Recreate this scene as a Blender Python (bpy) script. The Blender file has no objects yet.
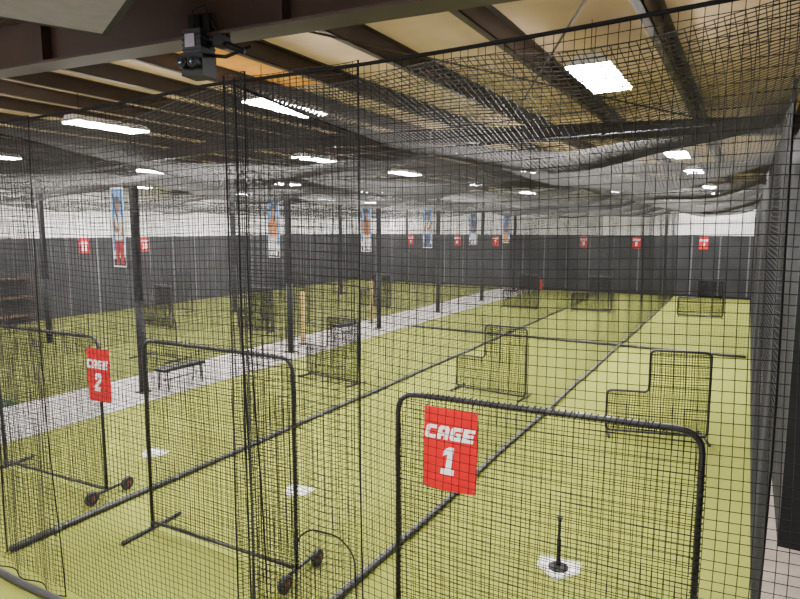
import bpy, math, random
from mathutils import Vector
random.seed(7)
C = bpy.context.scene.collection
H = 3.4
PI = math.pi

# ------------------------------------------------------------------ materials
def mat(name, col, rough=0.6, metal=0.0, var=0.15, scale=8.0, emis=None, bump=0.0, spec=None):
    m = bpy.data.materials.new(name); m.use_nodes = True
    nt = m.node_tree; b = nt.nodes['Principled BSDF']
    tc = nt.nodes.new('ShaderNodeTexCoord')
    nz = nt.nodes.new('ShaderNodeTexNoise'); nz.inputs['Scale'].default_value = scale; nz.inputs['Detail'].default_value = 4
    nt.links.new(tc.outputs['Object'], nz.inputs['Vector'])
    rp = nt.nodes.new('ShaderNodeValToRGB')
    rp.color_ramp.elements[0].position = 0.3; rp.color_ramp.elements[1].position = 0.7
    rp.color_ramp.elements[0].color = (*[c*(1-var) for c in col], 1)
    rp.color_ramp.elements[1].color = (*[min(1, c*(1+var)) for c in col], 1)
    nt.links.new(nz.outputs['Fac'], rp.inputs['Fac'])
    nt.links.new(rp.outputs['Color'], b.inputs['Base Color'])
    b.inputs['Roughness'].default_value = rough; b.inputs['Metallic'].default_value = metal
    if spec is not None: b.inputs['Specular IOR Level'].default_value = spec
    if emis:
        b.inputs['Emission Color'].default_value = (*emis[0], 1); b.inputs['Emission Strength'].default_value = emis[1]
    if bump:
        bp = nt.nodes.new('ShaderNodeBump'); bp.inputs['Strength'].default_value = bump
        nt.links.new(nz.outputs['Fac'], bp.inputs['Height']); nt.links.new(bp.outputs['Normal'], b.inputs['Normal'])
    return m

def two_tone(name, zsplit, axis, dk=1.0):
    m = bpy.data.materials.new(name); m.use_nodes = True
    nt = m.node_tree; N = nt.nodes; L = nt.links; b = N['Principled BSDF']
    g = N.new('ShaderNodeNewGeometry'); s = N.new('ShaderNodeSeparateXYZ'); L.new(g.outputs['Position'], s.inputs[0])
    gt = N.new('ShaderNodeMath'); gt.operation = 'GREATER_THAN'; gt.inputs[1].default_value = zsplit; L.new(s.outputs['Z'], gt.inputs[0])
    mul = N.new('ShaderNodeMath'); mul.operation = 'MULTIPLY'; mul.inputs[1].default_value = 1/1.22; L.new(s.outputs[axis], mul.inputs[0])
    fr = N.new('ShaderNodeMath'); fr.operation = 'FRACT'; L.new(mul.outputs[0], fr.inputs[0])
    jt = N.new('ShaderNodeMath'); jt.operation = 'LESS_THAN'; jt.inputs[1].default_value = 0.05; L.new(fr.outputs[0], jt.inputs[0])
    mul2 = N.new('ShaderNodeMath'); mul2.operation = 'MULTIPLY'; mul2.inputs[1].default_value = 1/0.3; L.new(s.outputs[axis], mul2.inputs[0])
    fr2 = N.new('ShaderNodeMath'); fr2.operation = 'FRACT'; L.new(mul2.outputs[0], fr2.inputs[0])
    jt2 = N.new('ShaderNodeMath'); jt2.operation = 'LESS_THAN'; jt2.inputs[1].default_value = 0.12; L.new(fr2.outputs[0], jt2.inputs[0])
    nz = N.new('ShaderNodeTexNoise'); nz.inputs['Scale'].default_value = 0.9; L.new(g.outputs['Position'], nz.inputs['Vector'])
    blk = N.new('ShaderNodeMix'); blk.data_type = 'RGBA'; blk.inputs[6].default_value = (.012*dk,.012*dk,.013*dk,1); blk.inputs[7].default_value = (.055*dk,.055*dk,.059*dk,1); L.new(nz.outputs['Fac'], blk.inputs[0])
    blj = N.new('ShaderNodeMix'); blj.data_type = 'RGBA'; blj.inputs[7].default_value = (.12*dk,.12*dk,.125*dk,1); L.new(jt.outputs[0], blj.inputs[0]); L.new(blk.outputs[2], blj.inputs[6])
    wh = N.new('ShaderNodeMix'); wh.data_type = 'RGBA'; wh.inputs[6].default_value = (.93,.92,.91,1); wh.inputs[7].default_value = (.76,.75,.74,1); L.new(jt2.outputs[0], wh.inputs[0])
    mx = N.new('ShaderNodeMix'); mx.data_type = 'RGBA'; L.new(gt.outputs[0], mx.inputs[0]); L.new(blj.outputs[2], mx.inputs[6]); L.new(wh.outputs[2], mx.inputs[7])
    L.new(mx.outputs[2], b.inputs['Base Color']); b.inputs['Roughness'].default_value = .8; b.inputs['Specular IOR Level'].default_value = .15
    return m

def turf_mat(name, ca, cb):
    m = bpy.data.materials.new(name); m.use_nodes = True
    nt = m.node_tree; N = nt.nodes; L = nt.links; b = N['Principled BSDF']
    g = N.new('ShaderNodeNewGeometry')
    n1 = N.new('ShaderNodeTexNoise'); n1.inputs['Scale'].default_value = 120; n1.inputs['Detail'].default_value = 3; L.new(g.outputs['Position'], n1.inputs['Vector'])
    n2 = N.new('ShaderNodeTexNoise'); n2.inputs['Scale'].default_value = 1.0; n2.inputs['Detail'].default_value = 4; L.new(g.outputs['Position'], n2.inputs['Vector'])
    r1 = N.new('ShaderNodeValToRGB'); r1.color_ramp.elements[0].position = .35; r1.color_ramp.elements[1].position = .65
    r1.color_ramp.elements[0].color = (*ca,1); r1.color_ramp.elements[1].color = (*cb,1); L.new(n1.outputs['Fac'], r1.inputs[0])
    r2 = N.new('ShaderNodeValToRGB'); r2.color_ramp.elements[0].position = .3; r2.color_ramp.elements[1].position = .7
    r2.color_ramp.elements[0].color = (.92,.92,.92,1); r2.color_ramp.elements[1].color = (1,1,1,1); L.new(n2.outputs['Fac'], r2.inputs[0])
    mx = N.new('ShaderNodeMix'); mx.data_type = 'RGBA'; mx.blend_type = 'MULTIPLY'; mx.inputs[0].default_value = 1; L.new(r1.outputs[0], mx.inputs[6]); L.new(r2.outputs[0], mx.inputs[7])
    L.new(mx.outputs[2], b.inputs['Base Color']); b.inputs['Roughness'].default_value = 1; b.inputs['Specular IOR Level'].default_value = .05
    bp = N.new('ShaderNodeBump'); bp.inputs['Strength'].default_value = .2; bp.inputs['Distance'].default_value = .01; L.new(n1.outputs['Fac'], bp.inputs['Height']); L.new(bp.outputs[0], b.inputs['Normal'])
    return m

M = dict(
    net=mat('net_twine', (.013,.0125,.0125), .8, var=.2, spec=.14),
    darknet=mat('side_net_twine', (.005,.005,.005), .9, var=.2, spec=.05),
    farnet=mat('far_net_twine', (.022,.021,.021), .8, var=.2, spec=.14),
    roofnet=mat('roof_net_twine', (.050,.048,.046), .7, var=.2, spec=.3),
    rope=mat('rope', (.006,.006,.007), .8, spec=.1),
    tube=mat('dark_steel', (.012,.011,.013), .4, .2, .2),
    pipe=mat('black_pipe', (.010,.010,.012), .45, 0, .25, 12),
    collar=mat('grey_collar', (.07,.07,.07), .5),
    turf=turf_mat('turf', (.135,.146,.026), (.212,.225,.050)),
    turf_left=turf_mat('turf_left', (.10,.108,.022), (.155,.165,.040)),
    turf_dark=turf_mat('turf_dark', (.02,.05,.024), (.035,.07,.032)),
    conc=mat('concrete', (.40,.375,.365), .8, 0, .06, 1.5, spec=.2),
    conc_brown=mat('brown_concrete', (.25,.205,.17), .8, 0, .15, 2.5, spec=.2),
    beam=mat('brown_steel', (.040,.021,.015), .5, .1, .2, 3),
    purlin=mat('purlin_steel', (.034,.019,.013), .5, .1, .2, 3),
    deck=mat('tan_insulation', (.60,.43,.28), .8, 0, .12, 1.5),
    warm=mat('painted_warm_light', (.95,.42,.08), .8, 0, .12, 4),  # deck colour with the fixture's warm light painted in
    white=mat('white_paint', (.8,.8,.8), .4, 0, .04),
    led=mat('led', (1,1,1), .5, 0, 0, emis=((1,.985,.96), 260)),
    red=mat('sign_red', (.60,.003,.007), .6, 0, .05, spec=.2),
    signwhite=mat('sign_white', (.92,.92,.92), .5, 0, .03),
    rubber=mat('rubber', (.010,.010,.010), .6),
    hub=mat('wheel_hub_red', (.13,.015,.012), .5),
    plate=mat('plate_white', (.60,.59,.57), .6, 0, .2, 10),
    grey=mat('mid_grey', (.030,.030,.032), .6, 0, .1, spec=.2),
    ltgrey=mat('light_grey', (.22,.20,.235), .5, .1, .1),
    case=mat('dark_grey_case', (.012,.012,.013), .6, 0, .1, spec=.2),
    black=mat('black_plastic', (.006,.006,.007), .55, spec=.2),
    tanpost=mat('tan_vinyl', (.42,.27,.09), .5, 0, .1),
    glass=mat('lens_glass', (.02,.025,.04), .05),
    wood=mat('wood', (.075,.042,.022), .6, 0, .25, 6),
    ext=mat('ext_red', (.55,.02,.02), .35),
    wall_far=two_tone('wall_far_m', .885*H, 'X'),
    wall_side=two_tone('wall_side_m', .885*H, 'Y'),
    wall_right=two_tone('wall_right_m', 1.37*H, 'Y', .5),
)

# ------------------------------------------------------------------ mesh helpers
class MB:
    def __init__(s): s.v = []; s.f = []
    def box(s, a, b):
        x0,y0,z0 = a; x1,y1,z1 = b; i = len(s.v)
        s.v += [(x0,y0,z0),(x1,y0,z0),(x1,y1,z0),(x0,y1,z0),(x0,y0,z1),(x1,y0,z1),(x1,y1,z1),(x0,y1,z1)]
        s.f += [tuple(i+k for k in q) for q in ((0,3,2,1),(4,5,6,7),(0,1,5,4),(1,2,6,5),(2,3,7,6),(3,0,4,7))]
        return s
    def hexa(s, p):
        i = len(s.v); s.v += [tuple(q) for q in p]
        s.f += [tuple(i+k for k in q) for q in ((0,3,2,1),(4,5,6,7),(0,1,5,4),(1,2,6,5),(2,3,7,6),(3,0,4,7))]
        return s
    def tube(s, pts, r, n=8, closed=False):
        P = [Vector(p) for p in pts]; m = len(P); base = len(s.v)
        prev = None
        for k in range(m):
            if closed: t = P[(k+1)%m]-P[k-1]
            elif k == 0: t = P[1]-P[0]
            elif k == m-1: t = P[-1]-P[-2]
            else: t = (P[k+1]-P[k]).normalized()+(P[k]-P[k-1]).normalized()
            t.normalize()
            if prev is None:
                a = t.orthogonal().normalized()
            else:
                a = prev - t*prev.dot(t)
                if a.length < 1e-6: a = t.orthogonal()
                a.normalize()
            prev = a; b = t.cross(a)
            for j in range(n):
                th = 2*PI*j/n
                s.v.append(tuple(P[k]+(a*math.cos(th)+b*math.sin(th))*r))
        segs = m if closed else m-1
        for k in range(segs):
            k2 = (k+1)%m
            for j in range(n):
                j2 = (j+1)%n
                s.f.append((base+k*n+j, base+k*n+j2, base+k2*n+j2, base+k2*n+j))
        if not closed:
            s.f.append(tuple(base+j for j in reversed(range(n)))); s.f.append(tuple(base+(m-1)*n+j for j in range(n)))
        return s
    def lathe(s, prof, c=(0,0,0), n=16, axis='z'):
        base = len(s.v)
        for (r,z) in prof:
            for j in range(n):
                th = 2*PI*j/n; a,b = r*math.cos(th), r*math.sin(th)
                if axis == 'z': p = (c[0]+a, c[1]+b, c[2]+z)
                elif axis == 'x': p = (c[0]+z, c[1]+a, c[2]+b)
                else: p = (c[0]+a, c[1]+z, c[2]+b)
                s.v.append(p)
        for k in range(len(prof)-1):
            for j in range(n):
                j2 = (j+1)%n
                s.f.append((base+k*n+j, base+k*n+j2, base+(k+1)*n+j2, base+(k+1)*n+j))
        s.f.append(tuple(base+j for j in reversed(range(n)))); s.f.append(tuple(base+(len(prof)-1)*n+j for j in range(n)))
        return s
    def poly(s, pts):
        i = len(s.v); s.v += [tuple(p) for p in pts]; s.f.append(tuple(range(i, i+len(pts)))); return s
    def strand(s, pts, d, r):
        d = Vector(d).normalized(); a = d.orthogonal().normalized(); b = d.cross(a)
        off = [(a*math.cos(t)+b*math.sin(t))*r for t in (PI/2, PI/2+2*PI/3, PI/2+4*PI/3)]
        base = len(s.v)
        for p in pts:
            for o in off: s.v.append((p[0]+o.x, p[1]+o.y, p[2]+o.z))
        for k in range(len(pts)-1):
            for j in range(3):
                j2 = (j+1)%3
                s.f.append((base+k*3+j, base+k*3+j2, base+k*3+3+j2, base+k*3+3+j))
    def build(s, name, m, parent=None, smooth=False, loc=None):
        me = bpy.data.meshes.new(name); me.from_pydata(s.v, [], s.f); me.update()
        if smooth: me.polygons.foreach_set('use_smooth', [True]*len(me.polygons))
        me.materials.append(m)
        o = bpy.data.objects.new(name, me); C.objects.link(o)
        if parent: o.parent = parent
        if loc: o.location = loc
        return o

def tag(o, label, cat, group=None, kind=None):
    o['label'] = label; o['category'] = cat
    if group: o['group'] = group
    if kind: o['kind'] = kind
    return o
def thing(name, label, cat, loc=(0,0,0), rz=0, group=None):
    o = bpy.data.objects.new(name, None); C.objects.link(o); o.location = loc; o.rotation_euler = (0,0,rz)
    o.empty_display_size = .1
    return tag(o, label, cat, group)
def copy_tree(o, parent=None):
    c = o.copy(); C.objects.link(c)
    if parent: c.parent = parent
    for ch in list(o.children): copy_tree(ch, c)
    return c
def struct(o):
    o['kind'] = 'structure'; return o
def rounded(pts, rad, closed=False, n=5):
    P = [Vector(p) for p in pts]; out = []; m = len(P)
    for k in range(m):
        if not closed and k in (0, m-1): out.append(P[k]); continue
        a, b, c = P[k-1], P[k], P[(k+1)%m]
        r = min(rad, (a-b).length*.45, (c-b).length*.45)
        p0 = b+(a-b).normalized()*r; p1 = b+(c-b).normalized()*r
        for i in range(n+1):
            t = i/n; out.append(p0*(1-t)**2 + b*2*t*(1-t) + p1*t*t)
    return out

def net(name, f, lu, lv, cell, r, su, sv, du, dv, parent=None, m=None):
    mb = MB(); nu = max(1, round(lu/cell)); nv = max(1, round(lv/cell))
    jit = lambda n, i: 0 if i in (0, n) else random.uniform(-.10, .10)
    for i in range(nu+1):
        u = lu*(i+jit(nu,i))/nu; mb.strand([f(u, lv*k/sv) for k in range(sv+1)], dv, r)
    for j in range(nv+1):
        v = lv*(j+jit(nv,j))/nv; mb.strand([f(lu*k/su, v) for k in range(su+1)], du, r)
    return mb.build(name, m or M['net'], parent)

# ------------------------------------------------------------------ layout (units of H)
XR, XA, XB, XC = .06, -.90, -1.92, -2.93
Y0, YM, YE = .88, 5.25, 9.4
ZT = 1.282
XL, XWR, YF = -6.6, .30, 9.6
RIDGE = -3.3
def rz(x):
    if x < RIDGE: x = 2*RIDGE-x
    return 1.379-.0413*(x+.41)

# ------------------------------------------------------------------ setting
struct(MB().box((XL*H,-1.2*H,-.1),(XWR*H,YF*H,-.012)).build('floor', M['conc']))
struct(MB().box((-2.95*H,.2*H,-.012),((XR+.005)*H,YF*H,0)).build('floor', M['turf']))
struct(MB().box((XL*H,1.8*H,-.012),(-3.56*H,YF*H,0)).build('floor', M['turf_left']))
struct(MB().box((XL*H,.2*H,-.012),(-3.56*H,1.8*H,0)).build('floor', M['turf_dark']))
struct(MB().box(((XR+.005)*H,-1.2*H,-.012),(XWR*H,YF*H,-.006)).build('floor', M['conc_brown']))
struct(MB().box((XL*H,YF*H,-.1),(XWR*H,YF*H+.15,2.0*H)).build('wall_far', M['wall_far']))
struct(MB().box((XL*H-.15,-1.2*H,-.1),(XL*H,YF*H+.15,2.0*H)).build('wall_left', M['wall_side']))
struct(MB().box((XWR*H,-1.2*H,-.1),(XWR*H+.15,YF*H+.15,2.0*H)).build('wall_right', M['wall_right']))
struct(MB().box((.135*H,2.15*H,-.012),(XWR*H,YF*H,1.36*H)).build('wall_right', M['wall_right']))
mb = MB()
for xa, xb in ((XWR+.1, RIDGE), (RIDGE, XL-.1)):
    za, zb = (rz(xa)+.19)*H, (rz(xb)+.19)*H
    ya, yb = -1.2*H, YF*H+.15
    mb.hexa([(xb*H,ya,zb),(xa*H,ya,za),(xa*H,yb,za),(xb*H,yb,zb),(xb*H,ya,zb+.1),(xa*H,ya,za+.1),(xa*H,yb,za+.1),(xb*H,yb,zb+.1)])
struct(mb.build('ceiling', M['deck']))
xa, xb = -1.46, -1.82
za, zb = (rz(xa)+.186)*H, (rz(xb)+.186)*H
struct(MB().hexa([(xb*H,1.35*H,zb),(xa*H,1.35*H,za),(xa*H,2.15*H,za),(xb*H,2.15*H,zb),(xb*H,1.35*H,zb+.008),(xa*H,1.35*H,za+.008),(xa*H,2.15*H,za+.008),(xb*H,2.15*H,zb+.008)]).build('ceiling', M['warm']))  # ceiling patch painted orange for the warm light above the fixture
x = .16
while x > XL+.1:
    z0 = (rz(x)+.13)*H; X = x*H
    mb = MB()
    mb.box((X-.006,-1.2*H,z0),(X+.006,YF*H,z0+.06*H))
    mb.box((X-.075,-1.2*H,z0),(X+.006,YF*H,z0+.008))
    mb.box((X-.006,-1.2*H,z0+.06*H-.008),(X+.075,YF*H,z0+.06*H))
    struct(mb.build('ceiling_purlin', M['purlin']))
    x -= .40
for y in (.98, 3.2, 5.42, 7.64):
    mb = MB(); dep = 1.0 if y < 1 else .6
    for xa, xb in ((XWR, RIDGE), (RIDGE, XL)):
        for (dz0, dz1, hw) in ((.13-.13*dep, .136-.13*dep, .034), (.136-.13*dep, .124, .0035), (.124, .13, .034)):
            za, zb = rz(xa), rz(xb)
            p = lambda X, Y, Z: (X*H, Y*H, Z*H)
            mb.hexa([p(xb,y-hw,zb+dz0),p(xa,y-hw,za+dz0),p(xa,y+hw,za+dz0),p(xb,y+hw,zb+dz0),
                     p(xb,y-hw,zb+dz1),p(xa,y-hw,za+dz1),p(xa,y+hw,za+dz1),p(xb,y+hw,zb+dz1)])
    xs = 0.0
    while xs > XL+.2:
        z = rz(xs)+.13-.13*dep; mb.box(((xs-.002)*H,(y-.03)*H,(z+.006)*H),((xs+.002)*H,(y+.03)*H,(rz(xs)+.124)*H)); xs -= .82
    struct(mb.build('ceiling_beam', M['beam'] if y < 1 else M['purlin']))
for (a, b) in (((-.15,.98),(-1.2,3.2)), ((-1.2,.98),(-.15,3.2)), ((-1.2,.98),(-2.4,-.6)), ((-1.9,.98),(-1.2,-.6))):
    struct(MB().tube([(a[0]*H,a[1]*H,(rz(a[0])+.11)*H),(b[0]*H,b[1]*H,(rz(b[0])+.11)*H)], .012, 6).build('ceiling_brace', M['purlin']))
struct(MB().box((XL*H,YF*H-.03,-.012),(XWR*H,YF*H,.12)).build('baseboard_far', M['black']))

# ------------------------------------------------------------------ nets
CELL = .050; R = .0023
def divider(xh, label, ph, y0=Y0+.02, y1=YE, cell=CELL, r=R, zt=ZT, su=90, wav=1.0, m=None):
    t = thing('divider_net', label, 'net', (xh*H, y0*H, 0), 0, 'side nets hanging along the lanes')
    L = (y1-y0)*H; hh = zt*H
    def f(u, v):
        s = v/hh
        top = .14*abs(math.sin(PI*u/(1.1*H)))*s
        w = wav*(.040*math.sin(u*1.1+ph)+.025*math.sin(u*2.7+ph*2+s*3))*math.sin(PI*min(1, s*1.02))
        return (w, u+.02*math.sin(s*7+u*1.3)*math.sin(PI*s), .03+(hh-.03)*s-top+.012*math.sin(u*2.1+s*4)*math.sin(PI*s))
    net('mesh_panel', f, L, hh, cell, r, su, 8, (0,1,0), (0,0,1), t, m)
    mb = MB(); mb.tube([f(L*k/90, hh) for k in range(91)], .012, 6); mb.tube([f(0, hh*k/10) for k in range(11)], .008, 6)
    mb.build('hem_rope', M['rope'], t, True)
    return t
divider(XR, 'black net at far right beside the dark side wall', .4, y0=1.42, wav=.7, r=.0026, cell=.050, m=M['net'])
divider(XA, 'black net dividing the right lane from the middle lane', 1.3, r=.0024)
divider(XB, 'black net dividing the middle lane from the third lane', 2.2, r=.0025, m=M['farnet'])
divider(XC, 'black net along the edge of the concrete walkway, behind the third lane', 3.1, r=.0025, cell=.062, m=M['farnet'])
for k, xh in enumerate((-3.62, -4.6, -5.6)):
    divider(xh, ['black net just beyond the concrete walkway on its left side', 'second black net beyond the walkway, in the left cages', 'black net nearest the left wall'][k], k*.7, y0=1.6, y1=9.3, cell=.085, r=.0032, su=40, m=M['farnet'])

def cross(name, yh, xa, xb, label, cell, r, ph, z0=.03, group=None, fold=0.0, m=None, sg=.10, ff=13):
    t = thing(name, label, 'net', (xb*H, yh*H, 0), 0, group)
    W = (xa-xb)*H; hh = ZT*H
    def f(u, v):
        s = v/hh
        sag = sg*abs(math.sin(PI*(u+(xb-XC)*H)/(.99*H)))*s
        w = (.03*math.sin(u*1.9+ph)+.015*math.sin(u*4.1+s*4))*math.sin(PI*s)
        zz = .014*math.sin(u*2.3+s*5+ph)*math.sin(PI*s)
        if fold: w = -fold*(1+math.sin(u*ff+1.2*math.sin(s*5+ph)))*(1-.55*s); u = u+.05*math.sin(s*4+ph)*(1-s)
        else: u = u+.018*math.sin(s*8+u*1.7)*math.sin(PI*s)
        return (u, w, z0+(hh-z0)*s-sag+zz)
    net('mesh_panel', f, W, hh, cell, r, 80, 14, (1,0,0), (0,0,1), t, m)
    return t, f, W, hh
t, f, W, hh = cross('front_net', Y0, XR+.05, XC, 'black net across the front of the three near lanes, closest to viewer', CELL, R, .3, sg=.03)
mb = MB(); mb.tube([f(W*k/60, hh) for k in range(61)], .011, 6); mb.build('hem_rope', M['rope'], t, True)
ua, ub = (-.745-XC)*H, (-.60-XC)*H
pts = [(ua,-.02,.03),(ua-.02,-.02,.9),(ua+.01,-.02,1.32),(ua+.12,-.02,1.41),(ub-.14,-.02,1.42),(ub-.02,-.02,1.33),(ub,-.02,.9),(ub+.02,-.02,.03)]
MB().tube(rounded(pts, .2), .006, 6).build('opening_hem', M['rope'], t, True)
for (xa, xb, yy, fo, ff, lab) in ((-.575, -.855, Y0-.018, .028, 13, 'loose folded net flap at the front corner between right and middle lanes'),
                                  (-.80, -.86, Y0-.045, .040, 46, 'narrow bunched strip of net gathered at the front of the middle divider'),
                                  (-1.556, -1.90, Y0-.018, .028, 13, 'loose folded net flap at the far left of the front net'),
                                  (-2.55, -2.93, Y0-.018, .028, 13, 'loose net flap at the front of the third lane')):
    t, f, W, hh = cross('net_flap', yy, xa, xb, lab, .05 if ff < 20 else .028, R, xa*7, group='loose entry flaps of the front net', fold=fo, sg=.03, ff=ff)
    for u in (0, W):
        MB().tube([(p[0], p[1]-.004, p[2]) for p in (f(u, hh*k/24) for k in range(25))], .0055, 6).build('edge_rope', M['rope'], t, True)
    MB().tube([f(W*k/40, 0) for k in range(41)], .006, 6).build('bottom_rope', M['rope'], t, True)
g = .025
for (xa, xb, nm) in ((XR,XA,'right'),(XA,XB,'middle'),(XB,XC,'third')):
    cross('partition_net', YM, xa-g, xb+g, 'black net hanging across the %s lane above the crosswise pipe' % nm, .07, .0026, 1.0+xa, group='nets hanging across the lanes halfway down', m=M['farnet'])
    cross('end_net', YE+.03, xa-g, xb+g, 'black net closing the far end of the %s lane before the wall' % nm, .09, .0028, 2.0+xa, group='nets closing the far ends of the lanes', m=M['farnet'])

def roofnet(xa, xb, label, cell, r, ph, y0=Y0+.02, y1=YE):
    t = thing('roof_net', label, 'net', (xb*H, y0*H, ZT*H), 0, 'nets stretched overhead')
    W = (xa-xb)*H; L = (y1-y0)*H
    def f(u, v):
        s = u/W
        a = abs(math.sin(PI*v/(1.1*H)))
        return (u+.03*math.sin(v*2+ph), v+.03*math.sin(u*3+ph), -.14*a - .33*4*s*(1-s)*(.30+.70*a) - .04*math.sin(u*3+v*1.3+ph)*math.sin(PI*s))
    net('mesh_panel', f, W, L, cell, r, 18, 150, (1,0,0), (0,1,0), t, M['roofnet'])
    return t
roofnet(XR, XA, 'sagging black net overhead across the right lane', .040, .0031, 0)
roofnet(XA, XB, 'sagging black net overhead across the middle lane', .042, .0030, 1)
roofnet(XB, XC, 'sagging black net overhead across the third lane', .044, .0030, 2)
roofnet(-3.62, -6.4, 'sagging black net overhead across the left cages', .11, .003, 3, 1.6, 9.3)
for i in range(1, 8):
    y = Y0+1.1*i
    tag(MB().tube([(XR*H,y*H,ZT*H+.03),((XR+XC)/2*H,y*H,ZT*H+.0),(XC*H,y*H,ZT*H+.03)], .010, 6).build('support_cable', M['rope']),
        'black cable carrying the overhead net, %s from the front' % ['','first','second','third','fourth','fifth','sixth','seventh'][i], 'cable', 'cables carrying the overhead nets')

# ------------------------------------------------------------------ floor pipes
def pipe(a, b, label, step=1.6):
    a = Vector((a[0]*H,a[1]*H,0)); b = Vector((b[0]*H,b[1]*H,0)); d = b-a; L = d.length; d.normalize()
    t = thing('floor_pipe', label, 'pipe', (a.x,a.y,.042), math.atan2(d.y, d.x), 'weighted pipes along the net bottoms')
    n = 24
    MB().tube([(L*k/n, .012*math.sin(k*.9), 0) for k in range(n+1)], .036, 10).build('pipe_body', M['pipe'], t, True)
    k = .5
    while k < L-.2:
        w = .012*math.sin(k/L*n*.9)
        MB().tube([(k-.035, w, 0),(k+.035, w, 0)], .0395, 10).build('collar', M['collar'], t, True); k += step
    return t
pipe((XA,Y0+.03), (XA,YM-.03), 'long black pipe on the turf between the right and middle lanes')
pipe((XB,Y0+.03), (XB,YM-.03), 'long black pipe on the turf between the middle and third lanes')
pipe((XA,YM+.03), (XA,YE), 'black pipe between the right and middle lanes in the far half')
pipe((XB,YM+.03), (XB,YE), 'black pipe between the middle and third lanes in the far half')
pipe((XC+.04,YM), (XR-.03,YM), 'black pipe lying crosswise on the turf halfway down the lanes', 3.4)
pipe((XC+.03,Y0-.05), (-1.45,Y0-.05), 'short black pipe at the bottom of the front net, lower left corner', 2.2)

# ------------------------------------------------------------------ screens
def net_fill(mb, w, z0, top, cell, r, xstart=lambda z: 0, ztop=None, ph=0):
    n = round(w/cell)
    bul = lambda x, z: .02*math.sin(x*2.3+ph)*math.sin(z*1.7+ph)
    for i in range(1, n):
        x = w*(i+random.uniform(-.1,.1))/n; h = top(x)
        mb.strand([(x+.006*math.sin(k+x*3), bul(x, z0+(h-z0)*k/8), z0+(h-z0)*k/8) for k in range(9)], (0,0,1), r)
    nz = round((ztop-z0)/cell)
    for j in range(1, nz):
        z = z0+(ztop-z0)*(j+random.uniform(-.1,.1))/nz; xs = xstart(z)
        mb.strand([(xs+(w-xs)*k/8, bul(xs+(w-xs)*k/8, z), z-.012*math.sin(PI*k/8)) for k in range(9)], (1,0,0), r)
def wheel(parent, x, y):
    wh = MB().lathe([(.045,-.024),(.078,-.024),(.088,-.014),(.088,.014),(.078,.024),(.045,.024)], (x,y,.088), 20, 'x').build('wheel', M['rubber'], parent, False)
    MB().lathe([(.016,-.034),(.034,-.029),(.034,.029),(.016,.034)], (x,y,.088), 14, 'x').build('wheel_hub', M['hub'], wh)
def big_screen(label, xl, yl, xr, yr, h, wheels='r', bases='lr', cell=.035, rr=.0026):
    a = Vector((xl*H,yl*H,0)); b = Vector((xr*H,yr*H,0)); d = b-a; w = d.length
    t = thing('net_screen', label, 'net screen', a, math.atan2(d.y,d.x), 'tall square net screens')
    hh = h*H; r = .021; zb = .075
    pts = rounded([(0,0,zb),(0,0,hh-r),(w,0,hh-r),(w,0,zb)], .15, False)
    MB().tube(pts, r, 10).build('frame', M['tube'], t, True)
    MB().tube([(0,0,zb+.02),(w,0,zb+.02)], r*.9, 10).build('bottom_rail', M['tube'], t, True)
    mb = MB(); net_fill(mb, w, zb+.02, lambda x: hh-r, cell, rr, ztop=hh-r); mb.build('net_panel', M['darknet'], t)
    n = 40
    for x in (0, w):
        MB().tube([(x+.026*math.cos(k*PI/2), .026*math.sin(k*PI/2), zb+.1+(hh-.35-zb)*k/(4*n)) for k in range(4*n)], .004, 4).build('lacing', M['rope'], t)
    MB().tube([(.2+(w-.4)*k/(4*n), .026*math.sin(k*PI/2), hh-r+.026*math.cos(k*PI/2)) for k in range(4*n)], .004, 4).build('lacing', M['rope'], t)
    for s, x in (('l',0),('r',w)):
        if s in bases:
            if s in wheels:
                MB().tube([(x,-.26,.088),(x,.26,.088)], .022, 10).build('base_bar', M['tube'], t, True)
                wheel(t, x+.06, -.26); wheel(t, x+.06, .26)
                MB().tube([(x-.01,-.26,.088),(x+.09,-.26,.088)], .010, 8).build('axle', M['tube'], t, True)
                MB().tube([(x-.01,.26,.088),(x+.09,.26,.088)], .010, 8).build('axle', M['tube'], t, True)
            else:
                MB().tube([(x,-.40,.024),(x,.40,.024)], .024, 10).build('base_bar', M['tube'], t, True)
                MB().tube([(x,0,.02),(x,0,zb+.04)], .026, 10).build('base_socket', M['tube'], t, True)
    return t
big_screen('tall black net screen behind the cage 1 sign', -.65, 1.113, -.050, 1.165, .645)
big_screen('tall wheeled net screen standing in the middle lane, no sign', -1.664, 1.227, -1.069, 1.253, .648)
big_screen('tall wheeled net screen behind the cage 2 sign', -2.645, 1.262, -2.024, 1.305, .61)
big_screen('low black net barrier beyond the walkway near the first column', -4.06, 2.98, -3.68, 3.0, .33, '', 'lr', .06, .0034)
big_screen('tall net screen in the left cages before the second left column', -4.52, 4.85, -3.95, 4.9, .50, '', 'lr', .06, .0034)
big_screen('tall net screen in the far left cages near the left wall', -6.25, 4.9, -5.7, 4.9, .50, '', 'lr', .06, .0034)

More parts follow.
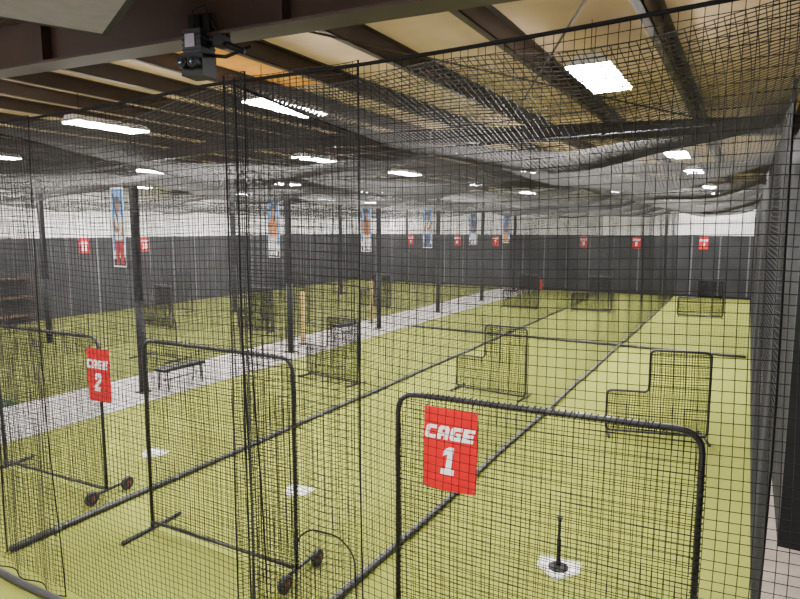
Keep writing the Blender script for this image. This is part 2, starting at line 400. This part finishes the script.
def make_l(label, c1=.040, r1=.0036, tr=.022):
    t = thing('l_screen', label, 'net screen', (0,0,0), 0, 'low L-shaped net screens')
    w, hl, hh, st = .455*H, .215*H, .42*H, .19*H; r = tr
    out = [(0,0,.05),(0,0,hl),(st,0,hl),(st,0,hh),(w,0,hh),(w,0,.05)]
    MB().tube(rounded(out, .09, True), r, 8, True).build('frame', M['tube'], t, True)
    mb = MB()
    net_fill(mb, w, .05, lambda x: hl if x < st else hh, c1, r1, lambda z: 0 if z < hl else st, hh); mb.build('net_panel', M['darknet'], t)
    mb = MB()
    net_fill(mb, w, .05, lambda x: hl if x < st else hh, c1*1.1, r1, lambda z: 0 if z < hl else st, hh, 2.0)
    o = mb.build('net_panel', M['darknet'], t); o.location.y = .03
    for x in (.03, w-.03): MB().tube([(x,-.32,.022),(x,.32,.022)], .022, 8).build('base_bar', M['tube'], t, True)
    for x in (.03, w-.03): MB().tube([(x,0,.02),(x,0,.08)], .022, 8).build('base_socket', M['tube'], t, True)
    return t
Ls = [(-.557,2.98,-.12,3.10,'black L-shaped net screen in the right lane, nearest of its kind'),
      (-1.535,3.36,-1.08,3.33,'black L-shaped net screen in the middle lane, before the crosswise pipe'),
      (-2.56,3.16,-2.11,3.10,'black L-shaped net screen in the third lane, beside the walkway')]
Lfar = [(-.66,7.45,-.22,7.5,'small distant L-shaped screen at the far end of the right lane'),
      (-1.82,7.3,-1.38,7.36,'small distant L-shaped screen at the far end of the middle lane'),
      (-2.66,7.2,-2.2,7.2,'small distant L-shaped screen at the far end of the third lane'),
      (-4.35,4.3,-3.9,4.3,'L-shaped screen in the left cages, nearest beyond the walkway'),
      (-4.30,6.4,-3.86,6.4,'L-shaped screen in the left cages, farther along the walkway'),
      (-5.4,4.0,-4.95,4.0,'L-shaped screen in the left cages, closer to left wall')]
for lst, kw in ((Ls, {}), (Lfar, dict(c1=.05, r1=.0055, tr=.034))):
    proto = None
    for (xl,yl,xr,yr,lab) in lst:
        if proto is None: o = proto = make_l(lab, **kw)
        else: o = copy_tree(proto); o['label'] = lab
        o.location = (xl*H, yl*H, 0); o.rotation_euler = (0,0,math.atan2(yr-yl, xr-xl))

# ------------------------------------------------------------------ lettering
T = .24
def seg(s):
    R_ = {'t':(0,1-T,1,1),'m':(0,.5-T/2,1,.5+T/2),'b':(0,0,1,T),'ul':(0,.5,.36,1),'ur':(.64,.5,1,1),'ll':(0,0,.36,.5),'lr':(.64,0,1,.5)}
    out = []
    for k in s.split():
        a,b,c,d = R_[k]; out.append([(a,b),(c,b),(c,d),(a,d)])
    return out
Aleft = [(0,0),(.36,0),(.36,.28),(.5,.28),(.5,.50),(.36,.50),(.36,.75),(.5,.75),(.5,1),(.16,1),(0,.84)]
GL = {'C':[[(.16,0),(1,0),(1,.27),(.44,.27),(.37,.34),(.37,.66),(.44,.73),(1,.73),(1,1),(.16,1),(0,.84),(0,.16)]],
 'A':[Aleft, [(1-a,b) for a,b in reversed(Aleft)]],
 'G':[[(.16,0),(1,0),(1,.58),(.50,.58),(.50,.38),(.66,.38),(.66,.26),(.44,.26),(.37,.33),(.37,.67),(.44,.74),(1,.74),(1,1),(.16,1),(0,.84),(0,.16)]],
 'E':[[(0,0),(1,0),(1,.25),(.39,.25),(.39,.385),(.92,.385),(.92,.615),(.39,.615),(.39,.75),(1,.75),(1,1),(0,1)]],
 '1':[[(.06,0),(.98,0),(.98,.2),(.74,.2),(.74,1),(.42,1),(.06,.88),(.06,.66),(.36,.74),(.36,.2),(.06,.2)]],
 '2':[[(0,0),(1,0),(1,.25),(.46,.25),(.9,.48),(1,.60),(1,.86),(.86,1),(.14,1),(0,.86),(0,.64),(.36,.64),(.36,.76),(.64,.76),(.64,.64),(0,.29)]],
 '3':seg('t m b ur lr'),'4':seg('m ul ur lr'),'5':seg('t m b ul lr'),'6':seg('t m b ul ll lr'),
 '7':seg('t ur lr'),'8':seg('t m b ul ll ur lr'),'9':seg('t m b ul ur lr'),'0':seg('t b ul ll ur lr')}
def letters(mb, s, cx, z0, lw, lh, gap, y, shear=.16):
    n = len(s); tot = n*lw+(n-1)*gap; x = cx-tot/2
    for ch in s:
        for k, pg in enumerate(GL[ch]):
            mb.poly([(x+px*lw+(pz-.5)*lh*shear, y-.0002*k, z0+pz*lh) for (px,pz) in pg])
        x += lw+gap
def sign(label, num, x, y, z, rot=0, w=.118*H, h=.178*H, group='red cage number signs', roll=0, ties=True):
    t = thing('cage_sign', label, 'sign', (x*H,y*H,z*H), rot, group)
    t.rotation_euler = (0, roll, rot)
    mb = MB(); nx = 8
    bow = lambda xx: -.012*(1-(2*xx/w)**2)
    for i in range(nx):
        x0, x1 = -w/2+w*i/nx, -w/2+w*(i+1)/nx
        mb.hexa([(x0,bow(x0),-h/2),(x1,bow(x1),-h/2),(x1,bow(x1)+.004,-h/2),(x0,bow(x0)+.004,-h/2),(x0,bow(x0),h/2),(x1,bow(x1),h/2),(x1,bow(x1)+.004,h/2),(x0,bow(x0)+.004,h/2)])
    mb.build('panel', M['red'], t)
    mb = MB(); letters(mb, 'CAGE', 0, h*.125, w*.205, h*.165, w*.030, -.0155, .2); mb.build('word', M['signwhite'], t)
    mb = MB()
    if len(num) == 1: letters(mb, num, -.004, -h*.30, w*.27, h*.34, 0, -.0155, .14)
    else: letters(mb, num, -.004, -h*.30, w*.27, h*.34, w*.05, -.0155, .14)
    mb.build('number', M['signwhite'], t)
    if ties:
        for sx in (-1,1):
            for sz in (-1,1):
                MB().lathe([(.004,-.004),(.009,-.003),(.009,.003),(.004,.004)], (sx*(w/2-.018), -.006, sz*(h/2-.018)), 10, 'y').build('grommet', M['collar'], t)
                if sz > 0: MB().tube([(sx*(w/2-.018),-.006,h/2-.018),(sx*(w/2-.018),.02,h/2+.012),(sx*(w/2-.018),.05,h/2+.005)], .003, 5).build('tie', M['rope'], t)
    return t
sign('red sign reading CAGE 1 on the nearest screen', '1', -.518, 1.103, .536, math.radians(5), roll=math.radians(.6))
sign('red sign reading CAGE 2 on the left screen', '2', -1.999, 1.285, .472, math.radians(3), w=.122*H, h=.195*H)
for (x, n, lab) in ((-.56,'4','small red sign on the far wall, rightmost'),(-1.46,'5','small red sign on the far wall, second from the right'),(-2.24,'6','small red sign on the far wall, third from right'),
                    (-3.70,'7','small red sign on the far wall just right of the last banners'),(-4.40,'8','small red sign on the far wall between two banners'),(-5.33,'9','small red sign on the far wall, leftmost there')):
    sign(lab, n, x, YF-.012, .78, 0, ties=False)
sign('small red sign on the left wall, leftmost, numbered 11', '11', XL+.012, 4.15, .79, PI/2, ties=False)
sign('small red sign on the left wall beside the first banner', '10', XL+.012, 4.95, .79, PI/2, ties=False)

# ------------------------------------------------------------------ columns with banners
ordn = ['nearest','second','third','fourth','fifth','sixth']
BY = [2.32,3.695,5.04,6.36,7.72,9.03]
def column(x, y, lab, grp):
    t = thing('steel_column', lab, 'column', (x*H,y*H,-.012), 0, grp)
    top = rz(x)*H+.012
    mb = MB(); s = .06
    mb.box((-s,-s,0),(s,-s+.012,top)); mb.box((-s,s-.012,0),(s,s,top)); mb.box((-.006,-s+.012,0),(.006,s-.012,top)); mb.build('shaft', M['black'], t)
    MB().box((-.13,-.13,0),(.13,.13,.02)).build('base_plate', M['black'], t)
    mb = MB(); mb.tube([(0,0,.02),(0,0,1.9)], .088, 12); mb.build('pad', M['black'], t, True)
    return t
for k, y in enumerate(BY):
    column(-3.165, y, 'black steel column right of the %s banner along the walkway' % ordn[k], 'columns along the walkway')
for k, y in enumerate((2.94,5.15,7.3,9.3)):
    column(-5.25, y, 'black steel column standing in the left cages, %s from the front' % ordn[k], 'columns in the left cages')
cols = [((.10,.30,.66),(.80,.79,.78),(.40,.03,.03)),((.14,.36,.74),(.66,.24,.08),(.80,.80,.82)),((.14,.32,.66),(.46,.16,.06),(.86,.84,.82)),((.10,.26,.62),(.80,.82,.86),(.06,.08,.20)),((.14,.32,.66),(.06,.08,.20),(.78,.78,.80)),((.14,.32,.70),(.08,.11,.26),(.64,.32,.12))]
skin = mat('print_skin', (.38,.18,.10), .6)
dark = mat('print_dark', (.03,.03,.05), .6, 0, .3, 9)
for k, y in enumerate(BY):
    w, h = .118*H, .476*H
    t = thing('banner', 'tall narrow photo banner of a ball player, %s along the walkway' % ordn[k], 'banner', (-3.30*H, y*H-.06, H), 0, 'player banners on the columns')
    sky, jer, pants = (mat('print_%d_%d' % (k,i), c, .6, 0, .35, 7) for i, c in enumerate(cols[k]))
    fl = 1 if k % 2 == 0 else -1
    mb = MB(); mb.box((-w/2,0,-h/2),(w/2,.004,h/2)); mb.build('cloth', M['signwhite'], t)
    def pr(name, pts, yy, m, rad=.05):
        P_ = [(p.x, p.y, p.z) for p in rounded([(fl*a*w, yy, b*h) for a, b in pts], rad, True)]
        if fl < 0: P_.reverse()
        MB().poly(P_).build(name, m, t)
    pr('printed_sky', [(-.47,-.30),(.47,-.22),(.47,.485),(-.47,.485)], -.001, sky, .01)
    pr('printed_field', [(-.47,-.485),(.47,-.485),(.47,-.37),(-.47,-.40)], -.0015, dark, .005)
    pr('printed_trousers', [(-.30,-.47),(.02,-.47),(.04,-.30),(.12,-.47),(.42,-.46),(.36,-.12),(-.26,-.12)], -.003, pants)
    pr('printed_jersey', [(-.28,-.16),(.34,-.16),(.40,.04),(.38,.14),(.16,.19),(-.08,.19),(-.34,.14),(-.38,.02)], -.004, jer)
    pr('printed_arm', [(-.40,.10),(-.24,.14),(-.20,.02),(.06,-.02),(.10,.04),(.10,-.06),(-.22,-.07),(-.42,.00)], -.005, skin)
    pr('printed_arm', [(.38,.12),(.46,.02),(.40,-.10),(.22,-.10),(.20,-.06),(.30,-.05)], -.005, skin)
    pr('printed_bat', [(.02,.02),(.09,.02),(-.24,.44),(-.40,.42)], -.006, dark)
    pr('printed_face', [(-.12,.19),(.16,.19),(.22,.27),(.20,.35),(-.14,.35),(-.17,.27)], -.0055, skin, .08)
    pr('printed_cap', [(-.20,.31),(.34,.305),(.34,.325),(.22,.345),(.16,.385),(-.08,.39),(-.19,.36)], -.007, dark)
    MB().tube([(-w/2-.01,.012,h/2-.01),(w/2+.22,.012,h/2-.01)], .012, 6).build('top_bar', M['black'], t, True)
    MB().tube([(-w/2-.01,.012,-h/2+.01),(w/2+.22,.012,-h/2+.01)], .012, 6).build('bottom_bar', M['black'], t, True)

# ------------------------------------------------------------------ lights
def make_light(lab):
    t = thing('ceiling_light', lab, 'light', (0,0,0), 0, 'linear high bay lights')
    L, W_ = 1.2, .40
    mb = MB(); mb.hexa([(-W_/2,-L/2,0),(W_/2,-L/2,0),(W_/2,L/2,0),(-W_/2,L/2,0),(-.10,-L/2,.09),(.10,-L/2,.09),(.10,L/2,.09),(-.10,L/2,.09)]); mb.build('housing', M['white'], t)
    for sx in (-1,1): MB().box((sx*.10-.09,-L/2+.02,-.02),(sx*.10+.09,L/2-.02,-.001)).build('diffuser', M['led'], t)
    for sy in (-1,1): MB().tube([(0,sy*.45,.088),(0,sy*.45,.42)], .004, 5).build('hanging_wire', M['black'], t)
    return t
rows = {'right lane':(-.40,(1.85,4.0,5.2,7.3,8.7),1.43), 'middle lane':(-1.51,(1.77,3.34,4.72,6.3,7.9),1.44), 'third lane':(-2.5,(1.72,3.2,4.4,5.93,7.6),1.445),
        'strip just beyond the walkway':(-4.3,(2.1,3.35,5.0,6.7,8.3),1.46), 'left wall side':(-5.7,(2.6,4.2,5.9,7.6,8.9),1.43)}
lp = None
def mk(e):
    d = bpy.data.lights.new('highbay_area', 'AREA'); d.shape = 'RECTANGLE'; d.size = .4; d.size_y = 1.2; d.energy = e; d.color = (1,.985,.96); return d
ldata = mk(440); lleft = mk(720); lfill = mk(150)
def put_light(lab, x, y, z, d):
    global lp
    if lp is None: o = lp = make_light(lab)
    else: o = copy_tree(lp); o['label'] = lab
    o.location = (x*H, y*H, z*H)
    l = bpy.data.objects.new('highbay_glow', d); C.objects.link(l); l.location = (x*H, y*H, z*H-.035)
for rn, (x, ys, z) in rows.items():
    for k, y in enumerate(ys):
        put_light('bright white high bay light above the %s, %s from the front' % (rn, ordn[k] if k else 'first'), x, y, z, lleft if x < -5 or y > 8.5 else ldata)
for (x, nm) in ((-.40,'right'),(-1.51,'middle'),(-2.5,'third')):  # out-of-view row, added to brighten the sign faces
    put_light('added unseen fill light, built as a high bay, on the near side of the brown beam, before the %s lane' % nm, x, -.05, 1.44, lfill)

# ------------------------------------------------------------------ small things on the turf
def plate(x, y, lab, s=.185):
    t = thing('home_plate', lab, 'home plate', (x*H,y*H,0), math.radians(8), 'white home plates on the turf')
    pent = [(-s,s*.9),(s,s*.9),(s,0),(0,-s),(-s,0)]
    mb = MB(); n = len(pent)
    mb.v = [(a,b,0) for a,b in pent]+[(a*.94,b*.94,.018) for a,b in pent]
    mb.f = [tuple(range(n)), tuple(reversed(range(n,2*n)))]+[(i,(i+1)%n,n+(i+1)%n,n+i) for i in range(n)]
    mb.build('rubber_slab', M['plate'], t)
    mb = MB()
    for i in range(5):
        a, b = pent[i], pent[(i+1)%5]
        mb.poly([(a[0]*.9,a[1]*.9,.0185),(b[0]*.9,b[1]*.9,.0185),(b[0]*.84,b[1]*.84,.0185),(a[0]*.84,a[1]*.84,.0185)])
    mb.build('worn_border', M['ltgrey'], t)
plate(-.43, 1.67, 'white home plate under the batting tee in the right lane', .21)
plate(-1.435, 1.69, 'white home plate in the middle lane')
plate(-2.245, 1.67, 'white home plate in the third lane, leftmost')
t = thing('batting_tee', 'slim black batting tee standing on the nearest home plate', 'batting tee', (-.43*H,1.672*H,.0185))
MB().lathe([(.10,0),(.10,.010),(.075,.022),(.03,.034),(.026,.07)], n=20).build('base', M['black'], t)
MB().lathe([(.022,.06),(.022,.30)], n=12).build('lower_tube', M['black'], t, True)
MB().lathe([(.015,.29),(.015,.47)], n=12).build('upper_tube', M['case'], t, True)
MB().lathe([(.015,.46),(.018,.49),(.032,.53),(.026,.53),(.012,.49)], n=14).build('ball_cup', M['rubber'], t, True)

t = thing('fire_extinguisher', 'red fire extinguisher against the far wall', 'fire extinguisher', (-2.89*H, YF*H-.17, 0))
MB().lathe([(.07,0),(.085,.02),(.085,.46),(.06,.52),(.03,.54),(.03,.57)], n=16).build('cylinder', M['ext'], t, True)
MB().box((-.03,-.03,.57),(.03,.05,.62)).build('valve', M['black'], t)
MB().tube([(0,-.03,.60),(.09,-.05,.54),(.11,-.03,.3),(.10,0,.18)], .012, 6).build('hose', M['black'], t, True)
MB().box((-.05,.08,.15),(.05,.14,.45)).build('bracket', M['black'], t)
t = thing('emergency_light', 'small white twin-head emergency light high on the far wall', 'light', (-.44*H, YF*H-.10, 1.17*H))
MB().box((-.16,0,-.08),(.16,.10,.08)).build('case', M['white'], t)
for s in (-1,1): MB().lathe([(.03,0),(.075,-.03),(.08,-.10),(.07,-.11)], (s*.2,.02,.12), 12, 'y').build('lamp_head', M['white'], t)

# sensor camera under the near beam
t = thing('sensor_camera', 'grey and black camera unit bolted under the brown roof beam', 'camera', (-1.045*H, .945*H, rz(-1.05)*H+.07), math.radians(12))
MB().box((-.09,.0,-.16),(.09,.03,.09)).build('mounting_plate', M['case'], t)
MB().box((-.03,-.03,-.08),(.03,.03,.07)).build('mount_post', M['black'], t)
mb = MB(); mb.box((-.075,-.09,-.20),(.075,.08,-.04)); mb.build('upper_case', M['grey'], t)
mb = MB()
for k in range(4): mb.box((-.08,-.095,-.19+.035*k),(.08,.085,-.178+.035*k))
mb.build('case_ribs', M['case'], t)
MB().box((-.05,-.099,-.165),(.03,-.0955,-.075)).build('name_plate', M['ltgrey'], t)
MB().box((-.095,-.09,-.36),(.085,.08,-.20)).build('lower_case', M['black'], t)
for s in (-1,1):
    o = MB().lathe([(.035,0),(.04,-.02),(.04,-.06),(.03,-.065)], (s*.045-.005,-.09,-.28), 16, 'y').build('lens_barrel', M['case'], t)
    MB().lathe([(.028,-.066),(.012,-.072)], (s*.045-.005,-.09,-.28), 14, 'y').build('lens', M['glass'], o, True)
MB().tube([(.075,0,-.13),(.20,0,-.13),(.36,.02,-.20)], .022, 8).build('side_arm', M['black'], t, True)
MB().tube([(.075,.03,-.20),(.20,.03,-.22),(.40,.05,-.16)], .014, 8).build('side_arm', M['black'], t, True)
MB().box((.15,-.05,-.16),(.23,.05,-.08)).build('arm_joint', M['case'], t)
MB().tube([(-.02,.05,-.06),(-.05,.10,.02),(-.12,.04,.0),(-.14,.0,-.15),(-.08,.05,-.27)], .007, 6).build('cable', M['black'], t, True)
MB().tube([(.0,-.05,-.04),(.02,-.09,.08),(.10,-.06,.12),(.14,-.02,-.02),(.19,.0,-.08)], .006, 6).build('cable', M['black'], t, True)

# grey overhead box in the top left corner
ang = math.radians(24)
t = thing('overhead_unit', 'grey flat-bottomed box hung from the roof, top left corner', 'ceiling unit', (-1.257*H, .878*H, 1.42*H), -ang)
Lx, Ly, hz = 1.3, 1.6, .25
MB().box((0,-Ly,.012),(Lx,0,hz)).build('case', M['case'], t)
MB().box((.05,-Ly+.05,0),(Lx-.05,-.05,.012)).build('bottom_panel', M['ltgrey'], t)
mb = MB(); mb.box((0,-.05,0),(Lx,0,.012)); mb.box((0,-Ly,0),(Lx,-Ly+.05,.012)); mb.box((0,-Ly+.05,0),(.05,-.05,.012)); mb.box((Lx-.05,-Ly+.05,0),(Lx,-.05,.012)); mb.build('bottom_trim', M['black'], t)
for (a,b) in ((.1,-.1),(.1,-Ly+.1),(Lx-.1,-.1),(Lx-.1,-Ly+.1)): MB().tube([(a,b,hz),(a,b,.62)], .01, 6).build('hanger_rod', M['black'], t)

def bench(x, y, lab):
    t = thing('bench', lab, 'bench', (x*H, y*H, -.012), math.radians(90), 'benches on the walkway')
    MB().box((-.55,-.16,.40),(.55,.16,.46)).build('seat', M['black'], t)
    for sx in (-1,1):
        MB().tube([(sx*.45,-.15,0),(sx*.45,-.12,.40)], .018, 8).build('leg', M['tube'], t, True)
        MB().tube([(sx*.45,.15,0),(sx*.45,.12,.40)], .018, 8).build('leg', M['tube'], t, True)
    MB().tube([(-.45,0,.2),(.45,0,.2)], .014, 8).build('stretcher', M['tube'], t, True)
bench(-3.10, 2.55, 'low black bench standing by the nearest walkway column')
bench(-3.14, 4.45, 'low black bench standing on the walkway between the second and third columns')
for (x, y, lab) in ((-3.30, 4.02, 'slim tan padded post on the walkway behind the second column'), (-3.42, 5.3, 'slim tan padded post on the walkway behind the third column')):
    t = thing('padded_post', lab, 'post', (x*H, y*H, -.012), 0, 'tan posts on the walkway')
    MB().lathe([(.16,0),(.16,.02),(.04,.04)], n=16).build('base', M['black'], t)
    MB().lathe([(.045,.04),(.055,.08),(.055,1.5),(.04,1.55)], n=14).build('pad', M['tanpost'], t, True)
t = thing('storage_shelf', 'open wooden shelf unit against the left wall', 'shelf', (XL*H+.35, 3.25*H, 0), 0)
for sy in (-1,1):
    for sx in (-1,1): MB().box((sx*.28-.03,sy*.8-.03,0),(sx*.28+.03,sy*.8+.03,1.7)).build('post', M['wood'], t)
for z in (.3,.95,1.62): MB().box((-.31,-.83,z),(.31,.83,z+.04)).build('shelf_board', M['wood'], t)

# ------------------------------------------------------------------ world and camera
w = bpy.data.worlds.new('World'); bpy.context.scene.world = w; w.use_nodes = True
w.node_tree.nodes['Background'].inputs[0].default_value = (1,.97,.94,1); w.node_tree.nodes['Background'].inputs[1].default_value = 1.4
cd = bpy.data.cameras.new('Camera'); cam = bpy.data.objects.new('Camera', cd); C.objects.link(cam)
cd.lens = 27; cd.sensor_width = 36; cd.clip_start = .05; cd.clip_end = 200
cam.location = (0,0,H); cam.rotation_euler = (PI/2-math.radians(6.84), 0, math.radians(30.1))
bpy.context.scene.camera = cam
